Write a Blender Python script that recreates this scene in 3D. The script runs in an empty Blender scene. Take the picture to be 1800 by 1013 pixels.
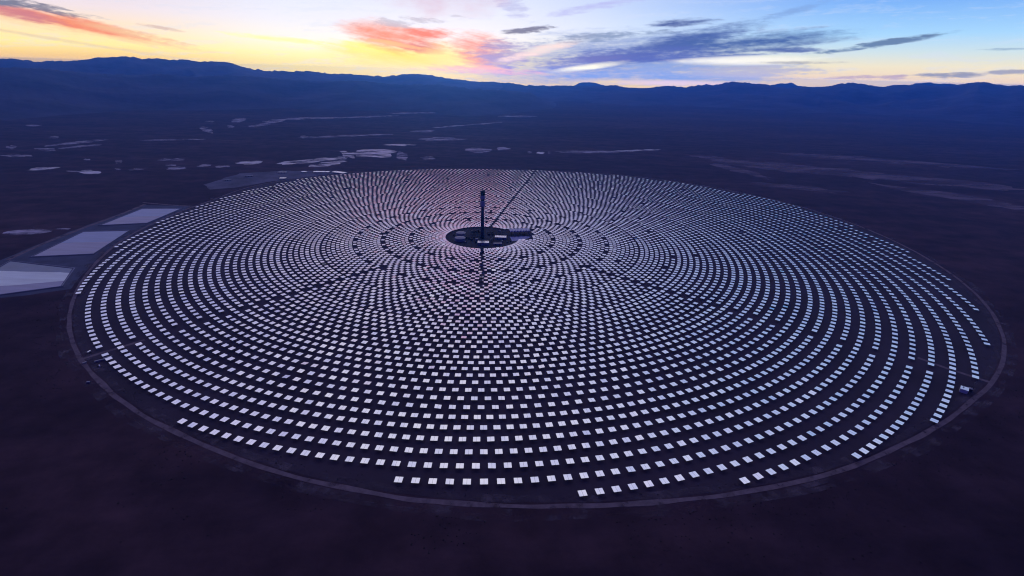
import bpy, bmesh, math, random
from math import sin, cos, pi, radians, degrees, atan2, hypot, exp, tan, sqrt
from mathutils import Vector, Matrix, noise
random.seed(11)
S = bpy.context.scene
COL = S.collection
CLOUDS = [
  (-38.39,1.64, 0.1396,-0.0527,-0.8876,-6.4960, (226,200,152),0.80,0.5,0),
  (-37.43,2.60, 0.1298,-0.0507,-0.2964,-2.0620, (246,200,140),0.80,0.6,0),
  (-38.71,3.20, 0.1634,-0.0673,-0.3059,-1.9288, (238,134,90),1.00,0.5,0),
  (-41.17,3.44, 0.4230,-0.1843,-0.3924,-2.1681, (200,120,125),0.90,0.6,0),
  (-34.41,2.54, 0.3011,-0.1184,-0.6992,-4.3472, (238,190,140),0.80,0.9,0),
  (-41.31,4.11, 0.5090,-0.1787,-0.1180,-3.6523, (112,118,140),1.00,0.9,0),
  (-39.55,3.96, 0.4759,-0.2055,-0.4983,-2.9514, (125,120,135),0.85,1.4,0),
  (-37.90,3.63, 0.4546,-0.1656,-0.4973,-5.9332, (120,115,130),0.70,1.2,0),
  (-31.86,3.04, 0.5868,-0.1959,-0.6591,-7.2816, (200,165,150),0.60,1.3,0),
  (-22.30,2.62, 0.2148,-0.0523,-0.2419,-4.0321, (252,244,150),0.80,0.6,0),
  (-10.00,1.32, 0.1129,-0.0200,-0.0665,-0.7683, (255,222,70),0.95,0.3,0),
  (-15.27,2.20, 0.4479,-0.1216,-0.2497,-1.8918, (252,240,110),0.70,0.7,0),
  (-12.15,3.33, 0.2116,-0.0618,-0.1321,-0.8181, (240,130,88),1.00,0.3,0),
  (-9.09,2.40, 0.3932,-0.0603,-0.1245,-1.8878, (210,98,90),1.00,0.5,0),
  (-8.47,3.77, 0.3888,-0.0135,0.0701,-2.1637, (236,120,92),0.95,0.5,0),
  (-11.63,2.63, 0.3485,-0.0866,-0.6142,-4.7180, (250,190,120),0.80,0.8,0),
  (-10.40,4.71, 0.2530,0.0022,0.2067,-2.4951, (186,184,198),0.75,1.2,0),
  (-5.93,1.65, 0.2799,-0.0579,-0.1230,-0.9134, (254,226,130),0.70,0.4,0),
  (9.32,1.69, 0.0742,0.0144,0.0370,-0.3815, (112,140,196),1.00,0.3,1),
  (17.79,0.91, 0.0998,0.0158,0.0141,-0.7348, (130,156,202),1.00,0.4,1),
  (-3.12,2.36, 0.3055,-0.0879,-0.1302,-0.6013, (236,142,122),1.00,0.4,0),
  (-0.35,1.90, 0.3088,0.0083,0.0182,-0.7713, (150,142,188),0.90,0.7,1),
  (-2.39,0.45, 0.1527,-0.0041,-0.0197,-2.6066, (250,176,150),0.85,0.7,0),
  (3.15,2.52, 0.2220,0.0781,0.5302,-1.9971, (250,222,208),0.90,0.6,1),
  (8.55,3.76, 0.1501,0.0288,0.2475,-2.7474, (126,146,178),0.85,1.0,1),
  (15.57,3.08, 0.1126,0.0464,0.2680,-1.0865, (58,90,156),1.00,0.4,1),
  (22.54,3.22, 0.1121,0.0338,0.1215,-1.1814, (52,90,152),1.00,0.4,1),
  (13.22,2.23, 0.1250,0.0206,0.0623,-1.3638, (70,94,168),0.95,0.5,1),
  (5.85,1.51, 0.1728,0.0325,0.1795,-1.5288, (96,106,170),0.80,0.8,1),
  (16.33,5.12, 0.2849,0.0599,0.1294,-2.9116, (58,82,146),1.00,0.5,1),
  (25.54,2.80, 0.2732,0.0629,0.0907,-4.6486, (72,98,156),0.95,0.6,1),
  (33.48,3.33, 0.2284,0.0934,0.7293,-4.3421, (96,124,158),1.00,1.1,1),
  (7.93,1.02, 0.2780,0.0615,0.4524,-3.3155, (255,250,218),1.00,0.3,1),
  (22.81,1.86, 0.1624,0.0343,0.0715,-2.5139, (252,248,232),0.95,0.3,1),
  (22.50,0.85, 0.1875,0.0356,0.0390,-1.9778, (184,178,184),0.85,1.0,1),
  (27.17,1.77, 0.2487,0.0551,0.0736,-6.9710, (150,152,156),0.85,0.7,1),
  (15.78,-0.29, 0.1119,0.0139,0.0404,-3.7472, (246,212,205),0.90,0.5,1),
  (37.99,0.88, 0.5092,0.1526,0.2293,-5.7697, (140,142,150),0.95,1.2,1),
  (33.57,0.65, 0.3358,0.0870,0.1190,-5.4691, (186,160,160),0.90,1.2,1),
  (42.52,1.20, 0.6433,0.2080,0.2231,-6.2046, (150,150,160),0.90,1.0,1),
  (41.39,2.79, 0.6353,0.2039,0.0845,-8.4105, (110,145,175),0.90,0.8,1),
  (1.04,4.24, 0.3585,0.0563,0.4399,-3.8493, (108,112,138),0.95,1.0,1),
  (0.11,6.24, 0.5109,-0.3183,-0.5210,-1.1023, (184,188,224),0.80,1.0,1),
  (8.83,6.56, 0.1662,0.0500,0.4461,-2.8450, (176,178,230),0.75,0.7,1),
  (26.22,6.01, 0.3692,0.1822,0.8532,-3.4139, (120,155,210),0.75,0.7,1),
]
PLAYA = [
  [(-856,2207),(-837,2130),(-812,2023),(-875,1979),(-950,2002),(-1007,1970),(-1073,2002),(-1108,2083),(-1190,2144),(-1146,2228),(-1158,2319),(-1125,2395),(-1057,2418),(-983,2432),(-900,2402),(-819,2332)],
  [(-1082,1979),(-1061,1916),(-1070,1896),(-1106,1940),(-1139,1989),(-1170,1996),(-1202,2081),(-1231,2145),(-1279,2240),(-1271,2266),(-1255,2273),(-1242,2289),(-1189,2191),(-1157,2171),(-1123,2092),(-1105,2036)],
  [(-1116,1890),(-1100,1844),(-1114,1827),(-1109,1789),(-1125,1795),(-1136,1779),(-1155,1801),(-1170,1846),(-1193,1877),(-1201,1920),(-1205,1959),(-1204,1992),(-1184,1984),(-1172,1995),(-1151,1976),(-1137,1920)],
  [(-1111,1950),(-1160,1864),(-1183,1804),(-1254,1734),(-1300,1656),(-1369,1623),(-1453,1546),(-1467,1586),(-1513,1579),(-1500,1631),(-1491,1682),(-1418,1754),(-1362,1814),(-1288,1908),(-1209,1953),(-1166,1946)],
  [(-1077,1768),(-1103,1694),(-1084,1653),(-1128,1607),(-1139,1537),(-1179,1520),(-1212,1508),(-1251,1494),(-1267,1533),(-1275,1578),(-1239,1637),(-1234,1685),(-1203,1715),(-1177,1748),(-1148,1761),(-1102,1798)],
  [(-1634,1634),(-1622,1612),(-1621,1584),(-1629,1551),(-1659,1527),(-1698,1526),(-1726,1547),(-1759,1549),(-1784,1569),(-1764,1601),(-1784,1631),(-1754,1651),(-1732,1676),(-1697,1688),(-1662,1684),(-1636,1664)],
  [(-1749,1457),(-1751,1435),(-1746,1416),(-1761,1402),(-1768,1383),(-1785,1373),(-1806,1366),(-1819,1383),(-1823,1402),(-1839,1413),(-1831,1433),(-1834,1458),(-1814,1467),(-1797,1475),(-1776,1490),(-1764,1469)],
  [(-2363,1115),(-2353,1094),(-2348,1075),(-2373,1074),(-2381,1058),(-2408,1054),(-2443,1077),(-2477,1095),(-2509,1121),(-2520,1147),(-2517,1166),(-2505,1182),(-2479,1186),(-2439,1164),(-2409,1157),(-2384,1136)],
  [(-2483,1148),(-2469,1135),(-2479,1124),(-2483,1111),(-2503,1106),(-2527,1113),(-2548,1112),(-2567,1121),(-2589,1131),(-2578,1145),(-2578,1156),(-2577,1169),(-2556,1173),(-2535,1178),(-2513,1168),(-2497,1158)],
  [(-2711,1239),(-2720,1205),(-2722,1183),(-2725,1162),(-2739,1142),(-2761,1133),(-2784,1119),(-2814,1113),(-2817,1147),(-2835,1160),(-2845,1183),(-2842,1212),(-2825,1240),(-2789,1232),(-2766,1249),(-2735,1255)],
  [(-3337,1936),(-3297,1906),(-3318,1894),(-3304,1862),(-3330,1852),(-3380,1873),(-3417,1903),(-3448,1920),(-3487,1943),(-3526,1977),(-3496,1987),(-3504,2015),(-3464,2010),(-3426,1998),(-3385,1993),(-3354,1961)],
  [(-3422,2562),(-3392,2560),(-3403,2459),(-3405,2373),(-3438,2278),(-3471,2224),(-3499,2150),(-3536,2080),(-3554,2118),(-3583,2123),(-3549,2255),(-3554,2313),(-3546,2412),(-3512,2503),(-3476,2560),(-3439,2607)],
  [(-3221,2265),(-3217,2224),(-3224,2176),(-3236,2128),(-3256,2078),(-3286,2050),(-3313,2008),(-3338,2001),(-3362,2000),(-3363,2041),(-3347,2090),(-3353,2125),(-3339,2180),(-3307,2219),(-3276,2250),(-3254,2245)],
  [(-3253,1645),(-3225,1626),(-3262,1612),(-3249,1584),(-3286,1572),(-3331,1567),(-3365,1592),(-3392,1602),(-3447,1610),(-3435,1633),(-3424,1650),(-3410,1666),(-3387,1683),(-3343,1673),(-3304,1676),(-3264,1667)],
  [(-3867,2624),(-3865,2600),(-3830,2565),(-3842,2556),(-3851,2547),(-3866,2545),(-3893,2565),(-3920,2573),(-3938,2607),(-3965,2634),(-3964,2652),(-3981,2681),(-3980,2701),(-3957,2698),(-3921,2661),(-3896,2652)],
  [(-4780,3506),(-4784,3472),(-4767,3443),(-4760,3412),(-4780,3397),(-4818,3407),(-4851,3411),(-4890,3433),(-4914,3467),(-4947,3498),(-4954,3528),(-4954,3557),(-4927,3564),(-4893,3558),(-4860,3551),(-4817,3541)],
  [(-3693,2011),(-3673,1985),(-3665,1966),(-3628,1922),(-3633,1907),(-3676,1939),(-3699,1951),(-3726,1973),(-3759,1997),(-3783,2029),(-3814,2066),(-3794,2067),(-3813,2103),(-3777,2082),(-3755,2078),(-3718,2049)],
  [(-1974,1338),(-1977,1315),(-1975,1295),(-1987,1280),(-2010,1280),(-2027,1271),(-2053,1267),(-2078,1283),(-2074,1310),(-2099,1327),(-2088,1343),(-2074,1353),(-2060,1361),(-2045,1379),(-2017,1376),(-1999,1353)],
  [(-2110,1442),(-2101,1427),(-2094,1408),(-2103,1398),(-2125,1405),(-2137,1403),(-2154,1398),(-2168,1416),(-2183,1430),(-2194,1448),(-2191,1462),(-2186,1476),(-2170,1478),(-2153,1471),(-2138,1464),(-2115,1463)],
  [(-2206,1654),(-2173,1642),(-2175,1619),(-2219,1608),(-2247,1601),(-2274,1587),(-2304,1590),(-2333,1595),(-2348,1610),(-2375,1627),(-2333,1646),(-2340,1674),(-2291,1670),(-2261,1698),(-2233,1681),(-2194,1681)],
  [(-2213,1309),(-2198,1303),(-2192,1282),(-2199,1254),(-2207,1226),(-2227,1223),(-2240,1208),(-2257,1201),(-2260,1227),(-2281,1226),(-2275,1255),(-2268,1279),(-2259,1299),(-2249,1327),(-2233,1318),(-2219,1324)],
  [(-2510,1494),(-2497,1473),(-2478,1445),(-2479,1433),(-2478,1417),(-2495,1427),(-2517,1449),(-2534,1465),(-2549,1487),(-2564,1508),(-2581,1534),(-2587,1554),(-2571,1547),(-2561,1545),(-2548,1545),(-2525,1524)],
  [(-2341,1251),(-2335,1240),(-2321,1223),(-2325,1217),(-2331,1214),(-2338,1212),(-2350,1218),(-2362,1236),(-2379,1245),(-2389,1263),(-2386,1271),(-2387,1281),(-2379,1281),(-2374,1285),(-2361,1272),(-2349,1266)],
  [(-2764,1549),(-2756,1532),(-2744,1513),(-2755,1513),(-2748,1495),(-2769,1512),(-2779,1517),(-2793,1523),(-2805,1542),(-2812,1555),(-2817,1567),(-2832,1589),(-2813,1577),(-2805,1577),(-2799,1585),(-2781,1567)],
  [(-1897,1484),(-1894,1465),(-1881,1447),(-1888,1423),(-1900,1406),(-1915,1398),(-1930,1395),(-1948,1389),(-1955,1412),(-1954,1434),(-1955,1451),(-1960,1473),(-1952,1494),(-1936,1505),(-1920,1511),(-1909,1494)],
  [(-3285,4797),(-3243,4691),(-3205,4585),(-3191,4496),(-3154,4363),(-3206,4407),(-3229,4398),(-3256,4375),(-3307,4485),(-3350,4585),(-3418,4710),(-3446,4841),(-3408,4857),(-3393,4888),(-3381,4942),(-3336,4905)],
  [(-2974,3896),(-2949,3851),(-2936,3808),(-2933,3771),(-2963,3788),(-2973,3770),(-3004,3816),(-3026,3842),(-3046,3875),(-3063,3910),(-3095,3967),(-3080,3979),(-3072,3999),(-3050,3993),(-3023,3961),(-3000,3927)],
  [(-2898,3314),(-2814,3187),(-2876,3240),(-2907,3256),(-2976,3332),(-3043,3394),(-3137,3517),(-3199,3618),(-3265,3721),(-3277,3765),(-3287,3807),(-3241,3775),(-3164,3694),(-3077,3602),(-2973,3465),(-2948,3393)],
  [(-3471,4414),(-3470,4387),(-3457,4357),(-3451,4322),(-3472,4313),(-3497,4317),(-3522,4346),(-3553,4347),(-3572,4382),(-3576,4413),(-3596,4451),(-3566,4451),(-3557,4467),(-3544,4492),(-3515,4452),(-3495,4436)],
  [(-2755,4316),(-2724,4253),(-2712,4140),(-2731,4047),(-2729,3958),(-2735,3852),(-2768,3856),(-2795,3875),(-2816,3927),(-2842,3961),(-2881,4027),(-2853,4129),(-2866,4244),(-2857,4366),(-2821,4388),(-2787,4328)],
  [(-2778,4895),(-2773,4764),(-2740,4670),(-2757,4581),(-2748,4446),(-2789,4390),(-2840,4390),(-2885,4467),(-2938,4492),(-2984,4590),(-2969,4717),(-2977,4829),(-2939,4879),(-2908,4918),(-2877,5022),(-2833,4895)],
  [(-2636,5261),(-2654,5159),(-2623,5088),(-2646,4991),(-2686,4897),(-2749,4895),(-2798,4880),(-2841,4895),(-2890,4916),(-2914,4991),(-2868,5090),(-2860,5170),(-2814,5217),(-2776,5277),(-2720,5353),(-2657,5354)],
  [(-2188,5383),(-2314,5288),(-2309,5227),(-2346,5144),(-2470,5118),(-2570,5108),(-2690,5076),(-2783,5103),(-2740,5194),(-2791,5242),(-2711,5305),(-2653,5359),(-2580,5427),(-2477,5426),(-2346,5473),(-2310,5404)],
  [(-1678,5960),(-1608,5956),(-1746,5793),(-1868,5664),(-1963,5494),(-2097,5446),(-2196,5387),(-2322,5303),(-2280,5401),(-2404,5356),(-2233,5536),(-2143,5646),(-2052,5821),(-1892,5921),(-1699,6091),(-1583,6129)],
  [(-809,7114),(-1015,6927),(-980,6874),(-1208,6728),(-1352,6628),(-1553,6443),(-1652,6446),(-1838,6355),(-1841,6420),(-1873,6467),(-1747,6604),(-1626,6751),(-1395,6884),(-1173,7053),(-978,7141),(-896,7124)],
  [(-1871,3144),(-1861,3105),(-1850,3064),(-1864,3058),(-1868,3037),(-1881,3032),(-1902,3065),(-1920,3096),(-1933,3130),(-1960,3174),(-1969,3218),(-1965,3247),(-1950,3253),(-1931,3243),(-1909,3199),(-1886,3193)],
  [(-1139,3575),(-1122,3548),(-1303,3423),(-1352,3351),(-1528,3263),(-1701,3132),(-1824,3086),(-1891,3078),(-1952,3073),(-1859,3159),(-1835,3206),(-1682,3304),(-1567,3391),(-1427,3472),(-1320,3517),(-1190,3578)],
  [(-763,4021),(-769,3983),(-772,3941),(-788,3875),(-854,3837),(-908,3828),(-945,3837),(-970,3853),(-1004,3866),(-1017,3905),(-1001,3963),(-941,4012),(-893,4075),(-829,4104),(-769,4115),(-759,4064)],
  [(-446,4844),(-490,4744),(-492,4689),(-586,4567),(-642,4458),(-708,4395),(-783,4302),(-803,4318),(-803,4356),(-835,4357),(-800,4442),(-746,4548),(-665,4644),(-587,4767),(-529,4811),(-505,4802)],
  [(-24,5397),(-11,5369),(-102,5222),(-153,5114),(-253,4967),(-323,4918),(-395,4830),(-445,4789),(-496,4754),(-472,4825),(-433,4914),(-335,5049),(-265,5163),(-187,5256),(-68,5424),(-11,5460)],
  [(-2704,2758),(-2646,2757),(-2767,2701),(-2831,2668),(-2892,2630),(-2985,2588),(-3089,2553),(-3117,2567),(-3103,2593),(-3148,2596),(-3055,2642),(-3049,2674),(-2942,2710),(-2866,2732),(-2796,2753),(-2674,2796)],
  [(538,6674),(403,6573),(432,6493),(299,6414),(163,6394),(74,6393),(-12,6384),(-105,6385),(-94,6448),(-73,6508),(-28,6575),(24,6672),(165,6668),(311,6781),(380,6733),(488,6728)],
  [(-674,1931),(-659,1842),(-691,1893),(-704,1893),(-723,1908),(-751,1973),(-775,2056),(-794,2136),(-799,2192),(-818,2283),(-821,2350),(-799,2341),(-762,2243),(-731,2203),(-698,2095),(-691,2011)],
  [(-487,2030),(-468,1996),(-474,1961),(-497,1947),(-515,1924),(-539,1946),(-559,1958),(-565,1991),(-580,2013),(-596,2049),(-568,2063),(-557,2082),(-540,2085),(-521,2102),(-500,2091),(-485,2063)],
  [(-53,2565),(-71,2490),(-96,2429),(-133,2387),(-176,2374),(-212,2412),(-243,2433),(-291,2449),(-282,2520),(-291,2583),(-282,2655),(-244,2701),(-197,2693),(-157,2691),(-127,2654),(-77,2634)],
  [(107,2671),(87,2633),(80,2599),(62,2581),(44,2547),(25,2566),(-4,2560),(-4,2613),(-19,2646),(-16,2691),(-10,2743),(16,2766),(41,2793),(65,2769),(73,2722),(91,2706)],
  [(290,2490),(284,2468),(282,2443),(274,2443),(267,2422),(261,2433),(252,2432),(255,2465),(252,2483),(250,2508),(258,2524),(264,2540),(271,2542),(276,2532),(283,2527),(291,2517)],
  [(398,2476),(387,2454),(383,2428),(372,2409),(357,2401),(349,2425),(340,2431),(322,2434),(332,2463),(327,2489),(338,2510),(349,2532),(363,2517),(380,2540),(391,2525),(388,2494)],
  [(462,2505),(453,2486),(453,2454),(444,2450),(436,2434),(428,2436),(428,2467),(418,2470),(425,2498),(427,2518),(430,2541),(438,2550),(445,2567),(450,2550),(458,2550),(462,2531)],
  [(1165,2693),(1052,2642),(974,2606),(900,2567),(782,2536),(648,2507),(572,2522),(529,2542),(531,2571),(496,2598),(578,2640),(713,2664),(805,2696),(900,2704),(1016,2721),(1061,2702)],
  [(1482,2893),(1515,2893),(1452,2853),(1313,2791),(1194,2731),(1099,2705),(1022,2679),(876,2621),(875,2634),(874,2649),(933,2688),(1085,2756),(1213,2818),(1349,2871),(1449,2904),(1519,2922)],
  [(-1644,-35),(-1665,-61),(-1669,-78),(-1687,-96),(-1712,-113),(-1745,-112),(-1780,-128),(-1790,-111),(-1817,-109),(-1826,-96),(-1824,-78),(-1805,-59),(-1777,-42),(-1743,-44),(-1712,-33),(-1674,-27)],
  [(-1723,-29),(-1714,-35),(-1721,-40),(-1728,-44),(-1738,-47),(-1751,-49),(-1761,-41),(-1770,-38),(-1775,-34),(-1779,-29),(-1774,-26),(-1780,-17),(-1762,-20),(-1751,-18),(-1737,-17),(-1729,-24)],
  [(-1627,-28),(-1626,-32),(-1627,-36),(-1634,-39),(-1643,-41),(-1654,-41),(-1662,-38),(-1678,-38),(-1686,-34),(-1682,-28),(-1673,-25),(-1675,-19),(-1661,-20),(-1650,-19),(-1640,-22),(-1625,-22)],
  [(-328,3308),(-380,3248),(-412,3197),(-471,3154),(-546,3130),(-631,3102),(-726,3099),(-706,3181),(-808,3198),(-799,3263),(-702,3308),(-685,3391),(-583,3421),(-487,3420),(-449,3361),(-375,3351)],
  [(-746,2770),(-767,2735),(-821,2711),(-831,2672),(-893,2666),(-941,2668),(-988,2669),(-1006,2691),(-1038,2708),(-1011,2736),(-1047,2775),(-964,2783),(-922,2805),(-871,2809),(-819,2809),(-791,2788)],
]
WASHES = [
  [(2398,1727),(2273,1831),(2342,1681),(2226,1802),(2215,1735),(2114,1880),(2052,1962),(1971,1959),(1939,2075),(1822,2153),(1735,2262),(1796,2289),(1750,2370),(1686,2478),(1624,2603),(1654,2634),(1770,2542),(1814,2543),(1862,2555),(1983,2365),(2042,2414),(2133,2303),(2165,2175),(2259,2095),(2323,2001),(2347,1926),(2276,1934),(2279,1897)],
  [(2943,1703),(2877,1696),(2917,1621),(2881,1580),(2747,1620),(2653,1603),(2500,1703),(2376,1760),(2294,1842),(2041,1880),(1979,1970),(1786,2075),(1721,2166),(2000,2122),(1808,2259),(1889,2276),(1870,2358),(2168,2199),(2143,2316),(2297,2265),(2452,2170),(2565,2082),(2745,2063),(2740,1962),(2882,1900),(2854,1852),(2969,1778),(2963,1736)],
  [(3522,1344),(3498,1314),(3443,1301),(3320,1340),(3276,1311),(3164,1349),(3054,1397),(2935,1424),(2797,1474),(2758,1550),(2573,1619),(2576,1674),(2596,1712),(2552,1768),(2505,1832),(2638,1807),(2540,1923),(2750,1828),(2809,1850),(2910,1850),(3049,1794),(3171,1720),(3289,1660),(3395,1594),(3440,1531),(3458,1482),(3599,1400),(3425,1422)],
  [(1865,1585),(1864,1545),(1847,1560),(1849,1463),(1816,1561),(1794,1565),(1769,1660),(1752,1745),(1709,1797),(1685,1890),(1710,1927),(1658,2060),(1666,2102),(1694,2082),(1689,2143),(1677,2248),(1725,2121),(1729,2189),(1758,2130),(1785,2072),(1807,1968),(1844,1944),(1857,1849),(1881,1768),(1891,1695),(1882,1660),(1907,1561),(1885,1566)],
  [(4240,2207),(4028,2255),(3873,2292),(3861,2256),(3725,2288),(3656,2251),(3438,2377),(3261,2387),(3185,2501),(3046,2555),(2886,2622),(2610,2726),(2576,2785),(2615,2815),(2613,2856),(2450,2972),(2807,2847),(2709,2958),(2988,2844),(3094,2853),(3285,2803),(3472,2689),(3596,2609),(3729,2548),(3837,2485),(3865,2440),(4038,2358),(4147,2284)],
  [(2990,737),(3024,639),(2984,646),(2927,690),(2876,723),(2812,828),(2758,841),(2728,951),(2691,1007),(2652,1065),(2590,1144),(2501,1264),(2593,1222),(2532,1330),(2507,1413),(2496,1494),(2581,1416),(2663,1319),(2719,1252),(2757,1269),(2822,1228),(2889,1137),(2931,1041),(2931,973),(2944,923),(2957,878),(2991,811),(3020,739)],
  [(2065,1141),(2104,1100),(2050,1114),(2057,1081),(1998,1105),(1961,1103),(1904,1149),(1856,1156),(1792,1175),(1802,1217),(1688,1246),(1689,1275),(1616,1322),(1698,1314),(1673,1345),(1662,1374),(1700,1375),(1734,1378),(1764,1389),(1847,1324),(1884,1340),(1934,1301),(2004,1286),(2059,1249),(2056,1216),(2072,1190),(2150,1145),(2162,1116)],
]
CREST_WEST = [(-45.06,-0.02),(-43.15,0.2),(-41.85,0.21),(-41.22,0.07),(-40.18,0.11),(-38.73,0.24),(-37.59,0.36),(-36.81,0.48),(-35.41,0.66),(-34.63,0.6),(-32.79,0.53),(-31.07,0.59),(-29.99,0.49),(-28.63,0.49),(-27.47,0.48),(-26.56,0.26),(-25.41,-0.05),(-24.19,-0.17),(-22.68,-0.18),(-21.12,-0.09),(-19.55,-0.15),(-17.96,-0.32),(-16.31,-0.28),(-14.65,-0.4),(-12.38,-0.35),(-10.64,-0.14),(-9.19,-0.11),(-7.73,-0.29),(-5.96,-0.52),(-4.18,-0.64),(-1.78,-0.7),(0.03,-0.82),(2.44,-0.98),(6.05,-1.22),(9.63,-1.51)]
CREST_NORTH = [(-7.17,-1.66),(-4.18,-1.14),(-1.78,-0.75),(-0.58,-0.67),(0.63,-0.86),(1.83,-0.88),(3.64,-0.89),(6.02,-0.83),(8.98,-0.81),(10.72,-0.7),(12.47,-0.87),(14.17,-0.82),(15.83,-0.61),(18.03,-0.6),(19.07,-0.41),(20.65,-0.32),(21.9,-0.02),(23.19,-0.09),(24.95,-0.19),(26.22,-0.41),(27.65,-0.41),(28.54,-0.24),(29.02,-0.32),(30.35,-0.18),(31.17,0.08),(32.45,0.12),(33.54,-0.04),(34.19,-0.15),(35.15,0.06),(36.12,0.13),(37.66,0.09),(38.76,0.08),(39.78,0.28),(40.59,0.47),(41.49,0.29),(42.51,0.19),(43.43,0.3),(44.9,0.5)]
CREST_FAR = [(4.85,-1.14),(6.31,-0.77),(7.47,-0.46),(8.65,-0.49),(9.55,-0.68),(11.05,-1.08),(22.82,-0.82),(25.68,-0.17),(27.08,0.02),(28.08,-0.25),(35.37,-0.03),(37.02,0.33),(37.98,0.27),(39.43,0.27),(40.49,0.22),(42.8,0.28),(44.02,0.4)]

CAM = Vector((100.67, -1923.41, 600.0))     # metres; the solar tower stands at the origin

def lin(c):
    def f(v):
        v /= 255.0
        return v/12.92 if v <= .04045 else ((v+.055)/1.055)**2.4
    return tuple(f(v) for v in c)
def drop(x, y):                               # curvature of the earth beyond the field
    d = max(hypot(x-CAM.x, y-CAM.y) - 4000.0, 0.0)
    return -d*d/(2*6371000.0)

# ------------------------------------------------------------------ materials
def mat(name, color, rough=.8, metal=0.0, spec=.3, noise_amt=.0, noise_scale=.05, color2=None, bump=0.0, bump_scale=1.0, stretch=None):
    m = bpy.data.materials.new(name); m.use_nodes = True
    nt = m.node_tree; b = nt.nodes['Principled BSDF']
    b.inputs['Base Color'].default_value = (*color, 1); b.inputs['Roughness'].default_value = rough
    b.inputs['Metallic'].default_value = metal; b.inputs['Specular IOR Level'].default_value = spec
    if noise_amt > 0 or bump > 0:
        tc = nt.nodes.new('ShaderNodeTexCoord'); mp = nt.nodes.new('ShaderNodeMapping')
        nt.links.new(tc.outputs['Object'], mp.inputs[0])
        if stretch: mp.inputs['Scale'].default_value = stretch
        n = nt.nodes.new('ShaderNodeTexNoise'); n.inputs['Scale'].default_value = noise_scale; n.inputs['Detail'].default_value = 6
        n.inputs['Roughness'].default_value = .6
        nt.links.new(mp.outputs[0], n.inputs[0])
        if noise_amt > 0:
            mx = nt.nodes.new('ShaderNodeMix'); mx.data_type = 'RGBA'
            c2 = color2 or tuple(v*(1-noise_amt) for v in color)
            mx.inputs[6].default_value = (*color, 1); mx.inputs[7].default_value = (*c2, 1)
            r = nt.nodes.new('ShaderNodeValToRGB'); r.color_ramp.elements[0].position = .35; r.color_ramp.elements[1].position = .65
            nt.links.new(n.outputs[0], r.inputs[0]); nt.links.new(r.outputs[0], mx.inputs[0]); nt.links.new(mx.outputs[2], b.inputs['Base Color'])
        if bump > 0:
            n2 = nt.nodes.new('ShaderNodeTexNoise'); n2.inputs['Scale'].default_value = bump_scale; n2.inputs['Detail'].default_value = 4
            nt.links.new(mp.outputs[0], n2.inputs[0])
            bp = nt.nodes.new('ShaderNodeBump'); bp.inputs['Distance'].default_value = bump; nt.links.new(n2.outputs[0], bp.inputs['Height'])
            nt.links.new(bp.outputs[0], b.inputs['Normal'])
    return m

M = {}
M['mirror'] = mat('mirror_glass', (.86, .86, .89), rough=.06, metal=1.0)
M['steel'] = mat('galvanised_steel', (.22, .22, .24), rough=.45, metal=.8)
M['concrete'] = mat('tower_concrete', (.10, .085, .11), rough=.85, noise_amt=.25, noise_scale=.08, stretch=(1, 1, .2))
M['shield'] = mat('heat_shield_panels', (.86, .78, .62), rough=.5, noise_amt=.12, noise_scale=.2)
M['receiver'] = mat('receiver_tubes', (.018, .018, .02), rough=.5)
M['dark'] = mat('dark_steel_plant', (.05, .05, .06), rough=.7, noise_amt=.4, noise_scale=.3)
M['tank'] = mat('tank_insulation', (.36, .36, .38), rough=.5, noise_amt=.15, noise_scale=.15)
M['roof'] = mat('pale_metal_roof', (.80, .80, .82), rough=.28, metal=.85, noise_amt=.12, noise_scale=.2, stretch=(1, .1, 1))
M['wall'] = mat('painted_cladding', (.40, .40, .42), rough=.6, noise_amt=.1, noise_scale=.3)
M['asphalt'] = mat('asphalt', (.028, .027, .032), rough=.9, noise_amt=.3, noise_scale=.05)
M['pad'] = mat('graded_field_soil', (.066, .044, .066), rough=.95, noise_amt=.35, noise_scale=.006, bump=.4, bump_scale=.15)
M['core'] = mat('power_block_yard', (.032, .030, .042), rough=.9, noise_amt=.4, noise_scale=.04)
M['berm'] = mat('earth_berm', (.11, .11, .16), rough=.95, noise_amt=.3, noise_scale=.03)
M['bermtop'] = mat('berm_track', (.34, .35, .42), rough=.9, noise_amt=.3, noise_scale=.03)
M['liner'] = mat('pond_water', (.18, .26, .56), rough=.36, spec=.5, noise_amt=.3, noise_scale=.012, stretch=(.4, 3, 1))
M['salt'] = mat('salt_water', (.85, .95, .90), rough=.36, spec=.6, noise_amt=.25, noise_scale=.012, stretch=(.4, 3, 1))
M['brine'] = mat('violet_brine', (.36, .33, .50), rough=.40, spec=.4, noise_amt=.25, noise_scale=.012, stretch=(.4, 3, 1))
M['shallow'] = mat('shallow_pond_bed', (.10, .16, .30), rough=.4, spec=.4, noise_amt=.3, noise_scale=.02)
M['apron'] = mat('pond_apron', (.10, .11, .17), rough=.9, noise_amt=.35, noise_scale=.02)
M['scrub'] = mat('desert_scrub_leaf', (.045, .042, .04), rough=.95, noise_amt=.4, noise_scale=.02)
M['yard'] = mat('laydown_yard_gravel', (.17, .16, .22), rough=.9, noise_amt=.55, noise_scale=.008)
M['tyre'] = mat('dark_rubber', (.02, .02, .02), rough=.9)
M['glass'] = mat('dark_glass', (.02, .025, .03), rough=.1, spec=.8)
M['white'] = mat('white_paint', (.8, .8, .8), rough=.5, noise_amt=.06, noise_scale=1.0)

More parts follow.
